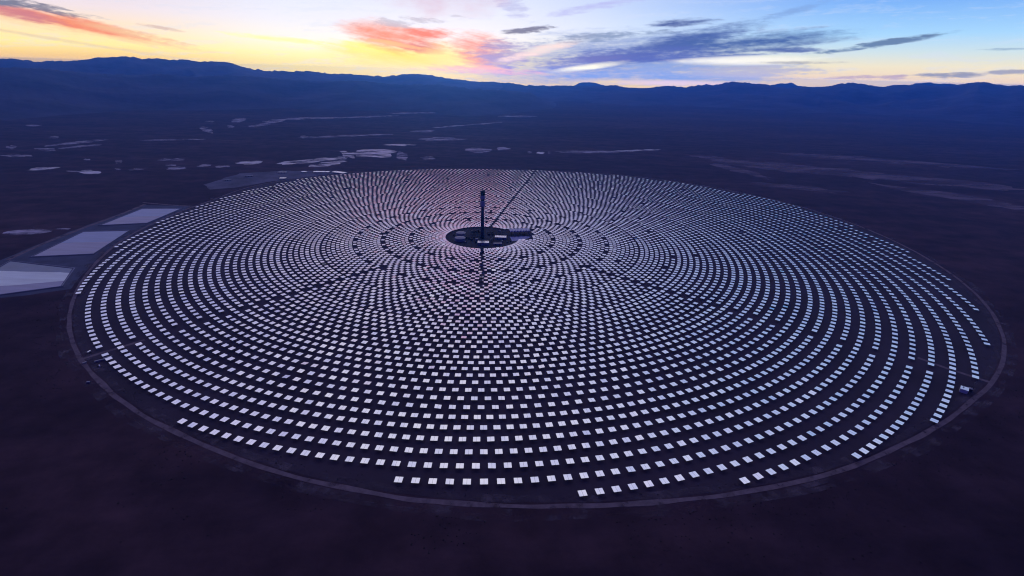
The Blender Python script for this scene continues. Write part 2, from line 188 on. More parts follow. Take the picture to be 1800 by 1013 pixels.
def desert_mat():
    m = bpy.data.materials.new('desert_soil'); m.use_nodes = True
    nt = m.node_tree; b = nt.nodes['Principled BSDF']; b.inputs['Roughness'].default_value = .97; b.inputs['Specular IOR Level'].default_value = .1
    tc = nt.nodes.new('ShaderNodeTexCoord')
    def nz(scale, det, st):
        mp = nt.nodes.new('ShaderNodeMapping'); mp.inputs['Scale'].default_value = st; mp.inputs['Rotation'].default_value = (0, 0, radians(-28))
        nt.links.new(tc.outputs['Object'], mp.inputs[0])
        n = nt.nodes.new('ShaderNodeTexNoise'); n.inputs['Scale'].default_value = scale; n.inputs['Detail'].default_value = det; n.inputs['Roughness'].default_value = .6
        nt.links.new(mp.outputs[0], n.inputs[0]); return n.outputs[0]
    def ramp(src, stops):
        r = nt.nodes.new('ShaderNodeValToRGB'); e = r.color_ramp.elements
        e[0].position, e[0].color = stops[0][0], (*stops[0][1], 1); e[1].position, e[1].color = stops[-1][0], (*stops[-1][1], 1)
        for p, c in stops[1:-1]:
            k = e.new(p); k.color = (*c, 1)
        nt.links.new(src, r.inputs[0]); return r.outputs[0]
    def mix(mode, fac, a, c):
        x = nt.nodes.new('ShaderNodeMix'); x.data_type = 'RGBA'; x.blend_type = mode
        if isinstance(fac, float): x.inputs[0].default_value = fac
        else: nt.links.new(fac, x.inputs[0])
        nt.links.new(a, x.inputs[6]); nt.links.new(c, x.inputs[7]); return x.outputs[2]
    base = ramp(nz(.00045, 5, (1, 2.2, 1)), [(.30, (.042, .027, .040)), (.5, (.062, .037, .048)), (.72, (.095, .056, .064))])
    fine = ramp(nz(.012, 8, (1, 1, 1)), [(.3, (.66, .66, .68)), (.7, (1.35, 1.30, 1.30))])
    mid = ramp(nz(.0028, 6, (1, 3.0, 1)), [(.33, (.66, .68, .76)), (.68, (1.4, 1.3, 1.25))])
    c = mix('MULTIPLY', 1.0, mix('MULTIPLY', 1.0, base, mid), fine)
    nt.links.new(c, b.inputs['Base Color'])
    n2 = nz(.05, 5, (1, 1, 1)); bp = nt.nodes.new('ShaderNodeBump'); bp.inputs['Distance'].default_value = 1.2; bp.inputs['Strength'].default_value = .6
    nt.links.new(n2, bp.inputs['Height']); nt.links.new(bp.outputs[0], b.inputs['Normal'])
    return m
def wispy(name, color, scale, lo, hi, rough=.9, spec=.2, stretch=(1, 1, 1), rot=-28):
    m = mat(name, color, rough=rough, spec=spec, noise_amt=.3, noise_scale=scale*2.3)
    nt = m.node_tree; b = nt.nodes['Principled BSDF']; out = nt.nodes['Material Output']
    tc = nt.nodes.new('ShaderNodeTexCoord'); mp = nt.nodes.new('ShaderNodeMapping'); mp.inputs['Scale'].default_value = stretch; mp.inputs['Rotation'].default_value = (0, 0, radians(rot))
    nt.links.new(tc.outputs['Object'], mp.inputs[0]); n = nt.nodes.new('ShaderNodeTexNoise'); n.inputs['Scale'].default_value = scale; n.inputs['Detail'].default_value = 7; n.inputs['Roughness'].default_value = .65
    nt.links.new(mp.outputs[0], n.inputs[0]); r = nt.nodes.new('ShaderNodeMapRange'); r.interpolation_type = 'SMOOTHSTEP'
    r.inputs[1].default_value = lo; r.inputs[2].default_value = hi; nt.links.new(n.outputs[0], r.inputs[0]); nt.links.new(r.outputs[0], b.inputs['Alpha'])
    return m
M['playa'] = wispy('salt_crusted_playa', (.72, .64, .76), .010, .36, .60, rough=.45, spec=.8, stretch=(.6, 1.6, 1))
M['playa2'] = wispy('thin_playa', (.54, .47, .62), .012, .38, .64, rough=.6, spec=.5, stretch=(.5, 1.8, 1))
M['wash'] = wispy('pale_gravel_wash', (.28, .20, .235), .0035, .26, .72, stretch=(.5, 2.2, 1), rot=35)
M['shoulder'] = wispy('road_shoulder_dust', (.17, .13, .155), .02, .42, .75)
M['gravel'] = wispy('compacted_gravel_road', (.24, .18, .195), .03, .20, .54)
M['desert'] = desert_mat()
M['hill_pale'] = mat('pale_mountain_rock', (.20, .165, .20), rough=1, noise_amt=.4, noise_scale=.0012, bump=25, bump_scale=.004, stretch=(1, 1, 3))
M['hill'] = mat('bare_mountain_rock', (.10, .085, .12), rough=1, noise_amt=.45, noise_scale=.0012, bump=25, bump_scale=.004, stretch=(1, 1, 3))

# ------------------------------------------------------------------ object helpers
def link_mesh(name, verts, faces, m, parent=None, smooth=False):
    me = bpy.data.meshes.new(name); me.from_pydata(verts, [], faces); me.update()
    if isinstance(m, (list, tuple)):
        for x in m: me.materials.append(x)
    else: me.materials.append(m)
    if smooth: me.polygons.foreach_set('use_smooth', [True]*len(me.polygons))
    o = bpy.data.objects.new(name, me); COL.objects.link(o)
    if parent: o.parent = parent
    return o
def tag(o, label=None, cat=None, group=None, kind=None):
    if label: o['label'] = label
    if cat: o['category'] = cat
    if group: o['group'] = group
    if kind: o['kind'] = kind
    return o
def empty(name, loc=(0, 0, 0), rz=0.0):
    o = bpy.data.objects.new(name, None); o.location = loc; o.rotation_euler = (0, 0, rz); o.empty_display_size = 5; COL.objects.link(o); return o

class MB:
    def __init__(s): s.v = []; s.f = []
    def add(s, v, f):
        n = len(s.v); s.v += v; s.f += [tuple(i+n for i in q) for q in f]
    def box(s, cx, cy, cz, sx, sy, sz, rz=0.0):
        c, d = cos(rz), sin(rz); v = []
        for z in (-.5, .5):
            for x, y in ((-.5, -.5), (.5, -.5), (.5, .5), (-.5, .5)):
                X, Y = x*sx, y*sy; v.append((cx+c*X-d*Y, cy+d*X+c*Y, cz+z*sz))
        s.add(v, [(3, 2, 1, 0), (4, 5, 6, 7), (0, 1, 5, 4), (1, 2, 6, 5), (2, 3, 7, 6), (3, 0, 4, 7)]); return s
    def lathe(s, cx, cy, prof, n=24, cap=True):            # prof: (radius, z) from bottom to top
        v = []; f = []
        for r, z in prof:
            v += [(cx+r*cos(2*pi*k/n), cy+r*sin(2*pi*k/n), z) for k in range(n)]
        for j in range(len(prof)-1):
            for k in range(n):
                a = j*n+k; b = j*n+(k+1) % n; f.append((a, b, b+n, a+n))
        if cap:
            f.append(tuple(range(n-1, -1, -1))); f.append(tuple(range((len(prof)-1)*n, len(prof)*n)))
        s.add(v, f); return s
    def bar(s, a, b, w):
        a, b = Vector(a), Vector(b); d = (b-a); q = d.to_track_quat('Z', 'Y').to_matrix(); v = []
        for e in (a, b):
            for x, y in ((-1, -1), (1, -1), (1, 1), (-1, 1)):
                p = e + q @ Vector((x*w/2, y*w/2, 0)); v.append(tuple(p))
        s.add(v, [(3, 2, 1, 0), (4, 5, 6, 7), (0, 1, 5, 4), (1, 2, 6, 5), (2, 3, 7, 6), (3, 0, 4, 7)]); return s
    def gable(s, cx, cy, z0, sx, sy, h, over=.6, rz=0.0):   # roof, ridge along local x
        c, d = cos(rz), sin(rz); X, Y = sx/2+over, sy/2+over
        pts = [(-X, -Y, 0), (X, -Y, 0), (X, Y, 0), (-X, Y, 0), (-X, -Y, .4), (X, -Y, .4), (X, Y, .4), (-X, Y, .4), (-X, 0, h), (X, 0, h)]
        s.add([(cx+c*x-d*y, cy+d*x+c*y, z0+z) for x, y, z in pts],
              [(3, 2, 1, 0), (0, 1, 5, 4), (2, 3, 7, 6), (1, 2, 6, 9, 5), (3, 0, 4, 8, 7), (4, 5, 9, 8), (6, 7, 8, 9)]); return s
    def build(s, name, m, parent=None, smooth=False): return link_mesh(name, s.v, s.f, m, parent, smooth)

# ------------------------------------------------------------------ desert floor (one sheet to the horizon)
vs, fs = [], []
NA = 288; radii = [0]; r = 60.0
while r < 31000: radii.append(r); r *= 1.06
vs.append((CAM.x, CAM.y, 0))
for r in radii[1:]:
    for k in range(NA):
        a = 2*pi*k/NA; x, y = CAM.x+r*cos(a), CAM.y+r*sin(a)
        z = drop(x, y)
        if r > 5200:                          # gentle alluvial relief far out
            w = min((r-5200)/6000, 1); z += w*(18*noise.noise(Vector((x/5200, y/5200, 0))) + 5*noise.noise(Vector((x/1300, y/1300, 3)))) - w*10
        vs.append((x, y, z))
for k in range(NA): fs.append((0, 1+k, 1+(k+1) % NA))
for j in range(1, len(radii)-1):
    for k in range(NA):
        a = 1+(j-1)*NA+k; b = 1+(j-1)*NA+(k+1) % NA; fs.append((a, a+NA, b+NA, b))
tag(link_mesh('desert_ground', vs, fs, M['desert'], smooth=True), kind='structure')

def interp(tab, a):
    if a <= tab[0][0]: return tab[0][1]
    for (x0, y0), (x1, y1) in zip(tab, tab[1:]):
        if a <= x1:
            t = (a-x0)/(x1-x0); return y0+(y1-y0)*t
    return tab[-1][1]
def smooth_interp(tab, a):
    if a <= tab[0][0]: return tab[0][1]
    for i in range(len(tab)-1):
        x0, y0 = tab[i]; x1, y1 = tab[i+1]
        if a <= x1:
            xm, ym = tab[i-1] if i > 0 else tab[i]; xp, yp = tab[i+2] if i+2 < len(tab) else tab[i+1]
            t = (a-x0)/(x1-x0); m0 = (y1-ym)/max(x1-xm, 1e-6)*(x1-x0); m1 = (yp-y0)/max(xp-x0, 1e-6)*(x1-x0)
            return (2*t**3-3*t*t+1)*y0+(t**3-2*t*t+t)*m0+(-2*t**3+3*t*t)*y1+(t**3-t*t)*m1
    return tab[-1][1]

# mountain ranges: (distance, width in front, crest table, azimuth span)
def crest_range(name, tab, D, front, back, a0, a1, amp, seed, base=0.0, na=640, nr=30, ease=1.6, jag=1.0, m='hill'):
    vs, fs = [], []
    for i in range(na+1):
        az = a0+(a1-a0)*i/na; el = smooth_interp(tab, az)
        Dc = D*(1+.10*noise.noise(Vector((az*.11, seed, 0))))
        top = 600+Dc*tan(radians(el))
        end = min(1.0, (az-a0)/3.0, (a1-az)/3.0)
        for j in range(nr+1):
            t = -1+2*j/nr
            d = Dc+(t*front if t < 0 else t*back)
            x, y = CAM.x+d*sin(radians(az)), CAM.y+d*cos(radians(az))
            g = drop(x, y)-25
            k = max(0.0, 1-abs(t)); prof = k**ease if t < 0 else k**1.2
            ridg = 1-abs(noise.noise(Vector((x/1700, y/1700, seed*3.1))))*1.6
            spur = amp*(ridg-.45)*min(1, k*2.2)*(1-k)**.35 * (top-g)
            fine = .012*(top-g)*noise.noise(Vector((az*2.3, j*.5, seed)))
            z = g+(top-g)*prof+spur+fine*min(1, k*3)
            if j == nr//2: z = top + jag*(30*noise.noise(Vector((az*1.9, seed, 9))) + 16*noise.noise(Vector((az*4.6, seed, 5))))
            z = g + (z-g)*max(end, 0)
            vs.append((x, y, z))
    for i in range(na):
        for j in range(nr):
            a = i*(nr+1)+j; fs.append((a, a+1, a+nr+2, a+nr+1)[::-1])
    return tag(link_mesh(name, vs, fs, M[m], smooth=True), kind='structure')
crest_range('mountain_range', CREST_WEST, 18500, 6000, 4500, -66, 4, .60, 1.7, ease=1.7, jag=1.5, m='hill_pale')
crest_range('mountain_range', CREST_NORTH, 20000, 6000, 4000, -7, 62, .5, 4.2, ease=1.5, jag=1.4)
FOOT = [(-66, -.9), (-45, -.42), (-41, -.40), (-38.5, -.62), (-35.5, -.75), (-33, -.66), (-30.5, -.80), (-27, -.62), (-24, -.80), (-20, -1.0), (-16, -.88), (-12, -1.12), (-8, -1.05), (-4, -1.4), (0, -1.5), (6, -1.9)]
crest_range('foothills', FOOT, 12200, 3600, 3000, -64, 5, .35, 12.3, ease=1.5, jag=.6)
crest_range('mountain_range', CREST_FAR, 25800, 3000, 3000, 4, 46, .3, 7.7)

# light playa flats and washes: thin sheets with irregular outlines
def sheet(name, pts, z, m):
    bm = bmesh.new(); v = [bm.verts.new((x, y, z)) for x, y in pts]; bm.faces.new(v)
    bmesh.ops.triangulate(bm, faces=bm.faces[:]); me = bpy.data.meshes.new(name); bm.normal_update()
    for f in bm.faces:
        if f.normal.z < 0: f.normal_flip()
    bm.to_mesh(me); bm.free(); me.materials.append(m)
    o = bpy.data.objects.new(name, me); COL.objects.link(o); return o
def rough_outline(pts, amp, seed):             # subdivide and roughen an outline
    out = []
    n = len(pts)
    for i in range(n):
        (x0, y0), (x1, y1) = pts[i], pts[(i+1) % n]; L = hypot(x1-x0, y1-y0); m = max(1, min(10, int(L/45)))
        for k in range(m):
            t = k/m; x = x0+(x1-x0)*t; y = y0+(y1-y0)*t
            j = amp*min(L, 220)
            out.append((x+j*noise.noise(Vector((x/60, y/60, seed))), y+j*noise.noise(Vector((x/60, y/60, seed+7)))))
    return out
for i, P in enumerate(PLAYA):
    cx = sum(p[0] for p in P)/len(P); cy = sum(p[1] for p in P)/len(P)
    tag(sheet('playa_flat', rough_outline(P, .16, i), .5+drop(cx, cy)+ (2.5 if hypot(cx, cy) > 4600 else 0), M['playa'] if i in (0, 1, 3, 4, 5, 7, 9, 47, 50, 55) else M['playa2']), kind='structure')
for i, P in enumerate(WASHES):
    tag(sheet('gravel_wash', rough_outline(P, .4, i+50), .35+.02*i, M['wash']), kind='structure')

# ------------------------------------------------------------------ field ground, roads
ROAD = [(-60, 1284), (-52, 1281), (-44, 1281), (-35, 1284), (-20, 1301), (-10, 1324), (1, 1349), (9, 1365), (18, 1391), (29, 1428), (36, 1451), (45, 1493), (51, 1530), (60, 1582),
        (72, 1640), (90, 1712), (102, 1757), (117, 1790), (135, 1775), (152, 1725), (165, 1650), (180, 1612), (200, 1600), (222, 1598), (236, 1575), (250, 1445), (262, 1388), (275, 1345), (288, 1305), (300, 1284), (308, 1281)]
def road_r(a):
    a = (a+60) % 360-60
    return smooth_interp(ROAD, a)
def pol(a, r, z=0.0): return (r*sin(radians(a)), -r*cos(radians(a)), z)
NP = 720
vs = [(0, 0, .12)]; fs = []
for k in range(NP): vs.append(pol(k*.5, road_r(k*.5)-8, .12))
for k in range(NP): fs.append((0, 1+k, 1+(k+1) % NP))
tag(link_mesh('field_ground', vs, fs, M['pad']), kind='structure')
def ring_strip(name, rin, rout, z, m, n=NP):
    vs = []; fs = []
    for k in range(n):
        a = 360*k/n; ri = rin(a) if callable(rin) else rin; ro = rout(a) if callable(rout) else rout
        vs += [pol(a, ri, z), pol(a, ro, z)]
    for k in range(n):
        a = 2*k; b = 2*((k+1) % n); fs.append((a, a+1, b+1, b))
    return tag(link_mesh(name, vs, fs, m), kind='structure')
ring_strip('perimeter_road', lambda a: road_r(a)-4.5-3*noise.noise(Vector((a/4, 0, 0))), lambda a: road_r(a)+4.5+3*noise.noise(Vector((a/3, 3, 0))), .25, M['gravel'])
ring_strip('road_shoulder', lambda a: road_r(a)+16+6*noise.noise(Vector((a/11, 9, 0))), lambda a: road_r(a)+26+9*noise.noise(Vector((a/8, 5, 0))), .2, M['shoulder'])
ring_strip('road_shoulder', lambda a: road_r(a)-22+4*noise.noise(Vector((a/5, 9, 0))), lambda a: road_r(a)-6, .21, M['shoulder'])
ring_strip('road_shoulder', lambda a: road_r(a)+6, lambda a: road_r(a)+17+5*noise.noise(Vector((a/6, 4, 0))), .215, M['shoulder'])
def road(name, pts, w, z, m):
    vs = []; fs = []
    for i, (x, y) in enumerate(pts):
        x0, y0 = pts[max(i-1, 0)]; x1, y1 = pts[min(i+1, len(pts)-1)]; d = Vector((x1-x0, y1-y0)).normalized(); nx, ny = -d.y*w/2, d.x*w/2
        vs += [(x+nx, y+ny, z), (x-nx, y-ny, z)]
    for i in range(len(pts)-1): fs.append((2*i, 2*i+2, 2*i+3, 2*i+1)[::-1])
    o = link_mesh(name, vs, fs, m)
    if o.data.polygons[0].normal.z < 0: o.data.flip_normals()
    return tag(o, kind='structure')
road('access_road', [pol(169.8, 140+i*100)[:2] for i in range(16)], 6, .24, M['asphalt'])
road('field_lane', [pol(51.6, 1395)[:2], pol(51.0, 1450)[:2], pol(50.6, 1527)[:2]], 10, .23, M['gravel'])
road('field_lane', [pol(-40.6, 1160)[:2], pol(-40.6, 1280)[:2]], 10, .235, M['gravel'])
vs = [(0, 0, .3)]+[pol(k*3, 132+3*noise.noise(Vector((k*.4, 0, 0))), .3) for k in range(120)]
tag(link_mesh('power_block_yard', vs, [(0, 1+k, 1+(k+1) % 120) for k in range(120)], M['core']), kind='structure')
ring_strip('core_ring_road', 131, 139, .34, M['asphalt'], 180)

# ------------------------------------------------------------------ heliostats in stagger rings
W_T, W_R = 12.7, 11.9                           # mirror width along the ring, depth towards the tower
RINGS = []                                      # (radius, count, parity, a_from, a_to)
def zone(radii, N, par0=0):
    for i, r in enumerate(radii): RINGS.append([r, N, (i+par0) % 2, None])
OUT = [(1745, 112, 124), (1704, 100, 140), (1663, 88.4, 152), (1623, 77.4, 160), (1584, 68.0, 172), (1541, 58.4, 228), (1499, 49.9, 234), (1459, 39.6, 242), (1420, 30.1, 249)]
for i, (r, a, b) in enumerate(OUT): RINGS.append([r, 360, (i+1) % 2, (a, b)])
for i, (r, a, b) in enumerate([(1383, 20.5, 256), (1347, 9.3, 267), (1311, -3.0, 280.6), (1276, -22.6, 300.6)]): RINGS.append([r, 304, (i+1) % 2, (a, b)])
zone([1242.5, 1210, 1178, 1147.5], 304, 1)
zone([1117, 1088, 1059, 1031, 1004, 978, 952.8, 928.3], 252, 0)
zone([904, 880.5, 857.5, 835, 813, 791.8, 771, 750.7], 204, 0)
zone([730.5, 710.5, 691.5, 673, 655, 637.3, 620], 160, 0)
zone([600, 583, 566.5, 550.5, 535, 520, 505.5], 128, 0)
zone([489.5, 474.5, 459.5, 445, 430.5, 416.5, 402.5], 104, 0)
zone([386.5, 371, 356, 341, 326.3, 311.8, 297.5], 80, 0)
zone([281, 266, 251, 236.5, 222, 207.7, 193.5, 179.5, 165.7, 152.5], 60, 0)
mirrors = []
rg = random.Random(5)
for ri, (r, N, par, span) in enumerate(RINGS):
    pitch = 360.0/N
    for k in range(N):
        a = 49.4+(k+(.5 if par == 0 else 0))*pitch
        # parity 1 rings would put a mirror on the lanes: leave it out
        a_n = (a+60) % 360-60
        if span and not (span[0] <= a_n <= span[1]): continue
        dl = min(abs((a-49.4+180) % 360-180), abs((a+40.6+180) % 360-180))
        if r > 470 and par == 1 and dl < pitch*.3: continue
        off = abs((a-169.8+180) % 360-180)
        if r*radians(off) < 4.5: continue
        if r*radians(off) < 11:            # the road corridor: rows close up along its edge
            sg = 1 if (a-169.8+180) % 360-180 > 0 else -1; a = 169.8+sg*degrees(11/r)
        x, y, _ = pol(a, r)
        if (r in (489.5, 281) and k % 3 == 0) or (r == 386.5 and k % 2 == 0): continue   # wider bays at the zone edges
        if r < 260 and 92 < x < 205 and -20 < y < 125: continue     # the condenser yard
        if r < 850 and rg.random() < .0015: continue
        mirrors.append((x, y, a, ri, k, a_n))
def cam_depth(x, y):
    t = radians(22.928); return (y-CAM.y)*cos(t)+600*sin(t)
def in_frame(x, y):
    z = cam_depth(x, y); return abs((x-CAM.x)/z*882.8+5) < 900
order = sorted(range(len(mirrors)), key=lambda i: ((cam_depth(mirrors[i][0], mirrors[i][1])**3) if in_frame(mirrors[i][0], mirrors[i][1]) else 1e15))
near = set(order[:300])
HZ = 5.4
def panel_geo(mb, side, T):
    w = (W_T-.35)/2; v = []
    for z in (HZ, HZ+.22):
        for x, y in ((-w/2, -W_R/2), (w/2, -W_R/2), (w/2, W_R/2), (-w/2, W_R/2)):
            v.append(tuple(T @ Vector((x+side*(w/2+.175), y, z))))
    mb.add(v, [(3, 2, 1, 0), (4, 5, 6, 7), (0, 1, 5, 4), (1, 2, 6, 5), (2, 3, 7, 6), (3, 0, 4, 7)])
def tilt_of(i):
    g = random.Random(i*7+1); s = 1.1 if g.random() < .93 else 3.2
    return radians(g.gauss(0, s)), radians(g.gauss(0, s))
def mtx(i):
    x, y, a, *_ = mirrors[i]; tx, ty = tilt_of(i)
    R = Matrix.Rotation(radians(a), 4, 'Z') @ Matrix.Translation((0, 0, HZ)) @ Matrix.Rotation(tx, 4, 'X') @ Matrix.Rotation(ty, 4, 'Y') @ Matrix.Translation((0, 0, -HZ))
    return Matrix.Translation((x, y, 0)) @ R
# the many: one object
fv = []; ff = []; fm = []
def badd(v, f, mi):
    n = len(fv); fv.extend(v); ff.extend([tuple(j+n for j in q) for q in f]); fm.extend([mi]*len(f))
BOXF = [(3, 2, 1, 0), (4, 5, 6, 7), (0, 1, 5, 4), (1, 2, 6, 5), (2, 3, 7, 6), (3, 0, 4, 7)]
for i in range(len(mirrors)):
    if i in near: continue
    T = mtx(i); mb = MB(); panel_geo(mb, -1, T); panel_geo(mb, 1, T); badd(mb.v, mb.f, 0)
    x, y = mirrors[i][:2]; mb = MB(); mb.box(x, y, HZ/2, .7, .7, HZ-.2); badd(mb.v, mb.f[2:], 1)
o = link_mesh('heliostat', fv, ff, [M['mirror'], M['steel']])
o.data.polygons.foreach_set('material_index', fm)
o.name = 'heliostat_field'
tag(o, 'thousands of small flat mirrors standing in rings around the tower', 'heliostats', kind='stuff')
# the 300 nearest: each a thing of its own
def make_heliostat():
    t = empty('heliostat')
    for s in (-1, 1):
        mb = MB(); panel_geo(mb, s, Matrix.Identity(4)); mb.build('mirror_panel', M['mirror'], t)
    MB().lathe(0, 0, [(.42, 0), (.36, 1), (.34, HZ-.5)], 10).build('pedestal', M['steel'], t)
    MB().bar((-W_T/2+.5, 0, HZ-.22), (W_T/2-.5, 0, HZ-.22), .34).build('torque_tube', M['steel'], t)
    mb = MB()
    for x in (-5, -2.5, 2.5, 5): mb.bar((x, -W_R/2+.6, HZ-.04-.05), (x, W_R/2-.6, HZ-.04-.05), .09)
    mb.build('truss_frame', M['steel'], t)
    return t
proto = make_heliostat(); kids = list(proto.children)
ORD = ['zeroth', 'first', 'second', 'third', 'fourth', 'fifth', 'sixth', 'seventh', 'eighth', 'ninth', 'tenth', 'eleventh', 'twelfth', 'thirteenth', 'fourteenth', 'fifteenth', 'sixteenth', 'seventeenth', 'eighteenth', 'nineteenth']
TENS = {2: 'twent', 3: 'thirt', 4: 'fort', 5: 'fift', 6: 'sixt'}
def ordinal(n):
    if n < 20: return ORD[n]
    t, u = divmod(n, 10); return TENS[t]+'ieth' if u == 0 else TENS[t]+'y-'+ORD[u]
ring_no = {r[0]: i for i, r in enumerate(RINGS)}
FR = {1420: 'in the row starting lowest at far right', 1383: 'in the lowest partial row at right', 1347: 'in the lowest partial row right of centre', 1311: 'in the lowest row straight below the tower',
      1276: 'in the second row up below the tower', 1242.5: 'in the third row up below the tower', 1210: 'in the fourth row up below the tower', 1178: 'in the fifth row up below the tower',
      1147.5: 'in the sixth row up below the tower', 1117: 'in the seventh row up below the tower', 1088: 'in the eighth row up below the tower', 1459: 'in the row hugging the road at far right'}
byring = {}
for i in near: byring.setdefault(mirrors[i][3], []).append(i)
first = True
for ri in sorted(byring):
    r, N, par, span = RINGS[ri]; row = FR.get(r, 'in the ninth row up below the tower')
    allr = sorted([i for i in range(len(mirrors)) if mirrors[i][3] == ri], key=lambda i: mirrors[i][5])
    if r >= 1276:       # rows with a visible left end: count from it
        names = {i: 'mirror %s, %s from its left end' % (row, ordinal(n+1) if n+1 <= 69 else 'far along') for n, i in enumerate(allr)}
    else:
        L = sorted([i for i in allr if mirrors[i][5] < 3.0], key=lambda i: -mirrors[i][5]); R = [i for i in allr if mirrors[i][5] >= 3.0 and mirrors[i][5] < 120]
        names = {}
        for n, i in enumerate(L): names[i] = 'mirror %s, %s left of the tower line' % (row, ordinal(min(n+1, 69)))
        for n, i in enumerate(R): names[i] = 'mirror %s, %s right of the tower line' % (row, ordinal(min(n+1, 69)))
    for i in byring[ri]:
        if first: t = proto
        else:
            t = proto.copy(); COL.objects.link(t)
            for ch in kids:
                c = ch.copy(); COL.objects.link(c); c.parent = t
        first = False
        T = mtx(i); t.location = T.translation; t.rotation_euler = T.to_euler()
        tag(t, names[i], 'heliostat', 'heliostats in the rings around the tower')

# ------------------------------------------------------------------ solar tower and power block
t = empty('solar_tower')
MB().lathe(0, 0, [(8.4, 0), (7.6, 20), (6.4, 80), (5.8, 127)], 40).build('concrete_shaft', M['concrete'], t, True)
MB().lathe(0, 0, [(6.0, 127), (9.6, 130), (9.8, 131), (9.8, 150.5), (8.6, 151.2)], 32).build('heat_shield', M['shield'], t)
MB().lathe(0, 0, [(6.9, 151.3), (6.9, 157.8)], 32).build('machine_level', M['dark'], t)
MB().lathe(0, 0, [(9.4, 158), (9.8, 158.6), (9.8, 171.5), (9.0, 172)], 32).build('heat_shield', M['shield'], t)
rc = MB().lathe(0, 0, [(8.7, 172.2), (8.7, 187.5)], 24).build('receiver', M['receiver'], t)
mb = MB()
for k in range(24):
    a = 2*pi*k/24; mb.box(8.75*cos(a), 8.75*sin(a), 180, .5, 1.2, 15, a)
mb.build('receiver_tubes', M['receiver'], rc)
MB().lathe(0, 0, [(9.2, 187.7), (9.2, 189), (6.5, 190.5)], 24).build('top_shield', M['dark'], t)
mb = MB().bar((0, 0, 190.5), (0, 0, 196), .9); mb.bar((0, 0, 195.5), (6.5, 2, 197.5), .6); mb.build('maintenance_crane', M['dark'], t)
mb = MB()
for z in (40, 80, 118):
    a0 = 0; n = 20
    for k in range(n):
        a, b = 2*pi*k/n, 2*pi*(k+1)/n; R = 8.9
        mb.bar((R*cos(a), R*sin(a), z), (R*cos(b), R*sin(b), z), .35); mb.bar((R*cos(a), R*sin(a), z+1.1), (R*cos(b), R*sin(b), z+1.1), .12)
mb.build('walkway', M['dark'], t)
tag(t, 'tall slender concrete tower with black receiver on top, centre of the mirrors', 'solar tower')

def tank(x, y, R, h, label):
    t = empty('storage_tank', (x, y, 0))
    MB().lathe(0, 0, [(R+2, 0), (R+2, .8)], 48).build('foundation', M['concrete'], t)
    MB().lathe(0, 0, [(R, .81), (R, h)], 48).build('tank_wall', M['tank'], t)
    MB().lathe(0, 0, [(R+.4, h+.02), (R+.4, h+.5), (R*.7, h+2.2), (R*.3, h+3.4), (.6, h+3.9)], 48).build('tank_roof', M['tank'], t, False)
    mb = MB()
    for k in range(16):
        a = k/16*pi*.6; b = (k+1)/16*pi*.6; mb.bar(((R+1)*cos(a), (R+1)*sin(a), h*k/16+1), ((R+1)*cos(b), (R+1)*sin(b), h*(k+1)/16+1), .7)
    mb.build('spiral_stair', M['dark'], t)
    tag(t, label, 'storage tank', 'molten salt tanks in the power block'); return t
tank(-85, -42, 21, 12, 'broad grey storage tank at the left end of the dark power block')
tank(-88, 26, 19, 12, 'grey storage tank behind the other tank, left of the tower')

def hall(name, x, y, sx, sy, h, rz, label, cat, roofm='roof', wallm='wall', doors=2, gable=1.6, vents=3, group=None):
    t = empty(name, (x, y, 0), rz)
    MB().box(0, 0, h/2, sx, sy, h).build('wall', M[wallm], t)
    rf = MB().gable(0, 0, h+.02, sx, sy, gable).build('roof', M[roofm], t)
    for k in range(vents):
        MB().box(-sx/2+sx*(k+.5)/vents, 0, h+gable+.35, 1.6, 1.6, 1.1).build('roof_vent', M['steel'], rf)
    for k in range(doors):
        MB().box(-sx/2+sx*(k+.5)/doors, -sy/2-.06, 2.3, 4, .12, 4.6).build('door', M['dark'], t)
    tag(t, label, cat, group); return t
hall('turbine_hall', 8, -84, 42, 24, 11, .03, 'pale roofed hall at the front of the dark power block', 'building', gable=2.0, vents=4)
hall('control_building', 73, -2, 44, 23, 9, -.05, 'pale roofed building right of the tower base', 'building', gable=1.5, vents=4)
hall('electrical_building', 63, -80, 32, 13, 6, .12, 'dim flat building at the front right of the power block', 'building', roofm='tank', gable=.6, vents=2)
hall('pump_house', -20, -34, 10, 9, 7, 0, 'tiny grey shed in front of the tower base', 'building', roofm='tank', gable=.8, vents=1, doors=1)

# steam generator: open steel frame with vessels
t = empty('steam_generator', (-30, 48, 0), .1)
mb = MB()
for x in (-20, -7, 7, 20):
    for y in (-9, 9): mb.bar((x, y, 0), (x, y, 22), .8)
for z in (8, 15, 22):
    for y in (-9, 9): mb.bar((-20, y, z), (20, y, z), .6)
    for x in (-20, -7, 7, 20): mb.bar((x, -9, z), (x, 9, z), .6)
mb.build('steel_frame', M['dark'], t)
mb = MB()
for z in (8.5, 15.5): mb.box(0, 0, z, 39, 17, .3)
mb.build('deck', M['dark'], t)
for x, y, z in ((-13, -3, 11), (0, 3, 11), (13, -2, 11), (-6, 2, 18.5), (9, -2, 18.5)):
    v = MB(); n = 12
    for e in (0,): v.bar((x-5.5, y, z), (x+5.5, y, z), 3.2)
    v.build('vessel', M['dark'], t)
tag(t, 'dark steel frame with vessels beside the tower base', 'plant equipment')
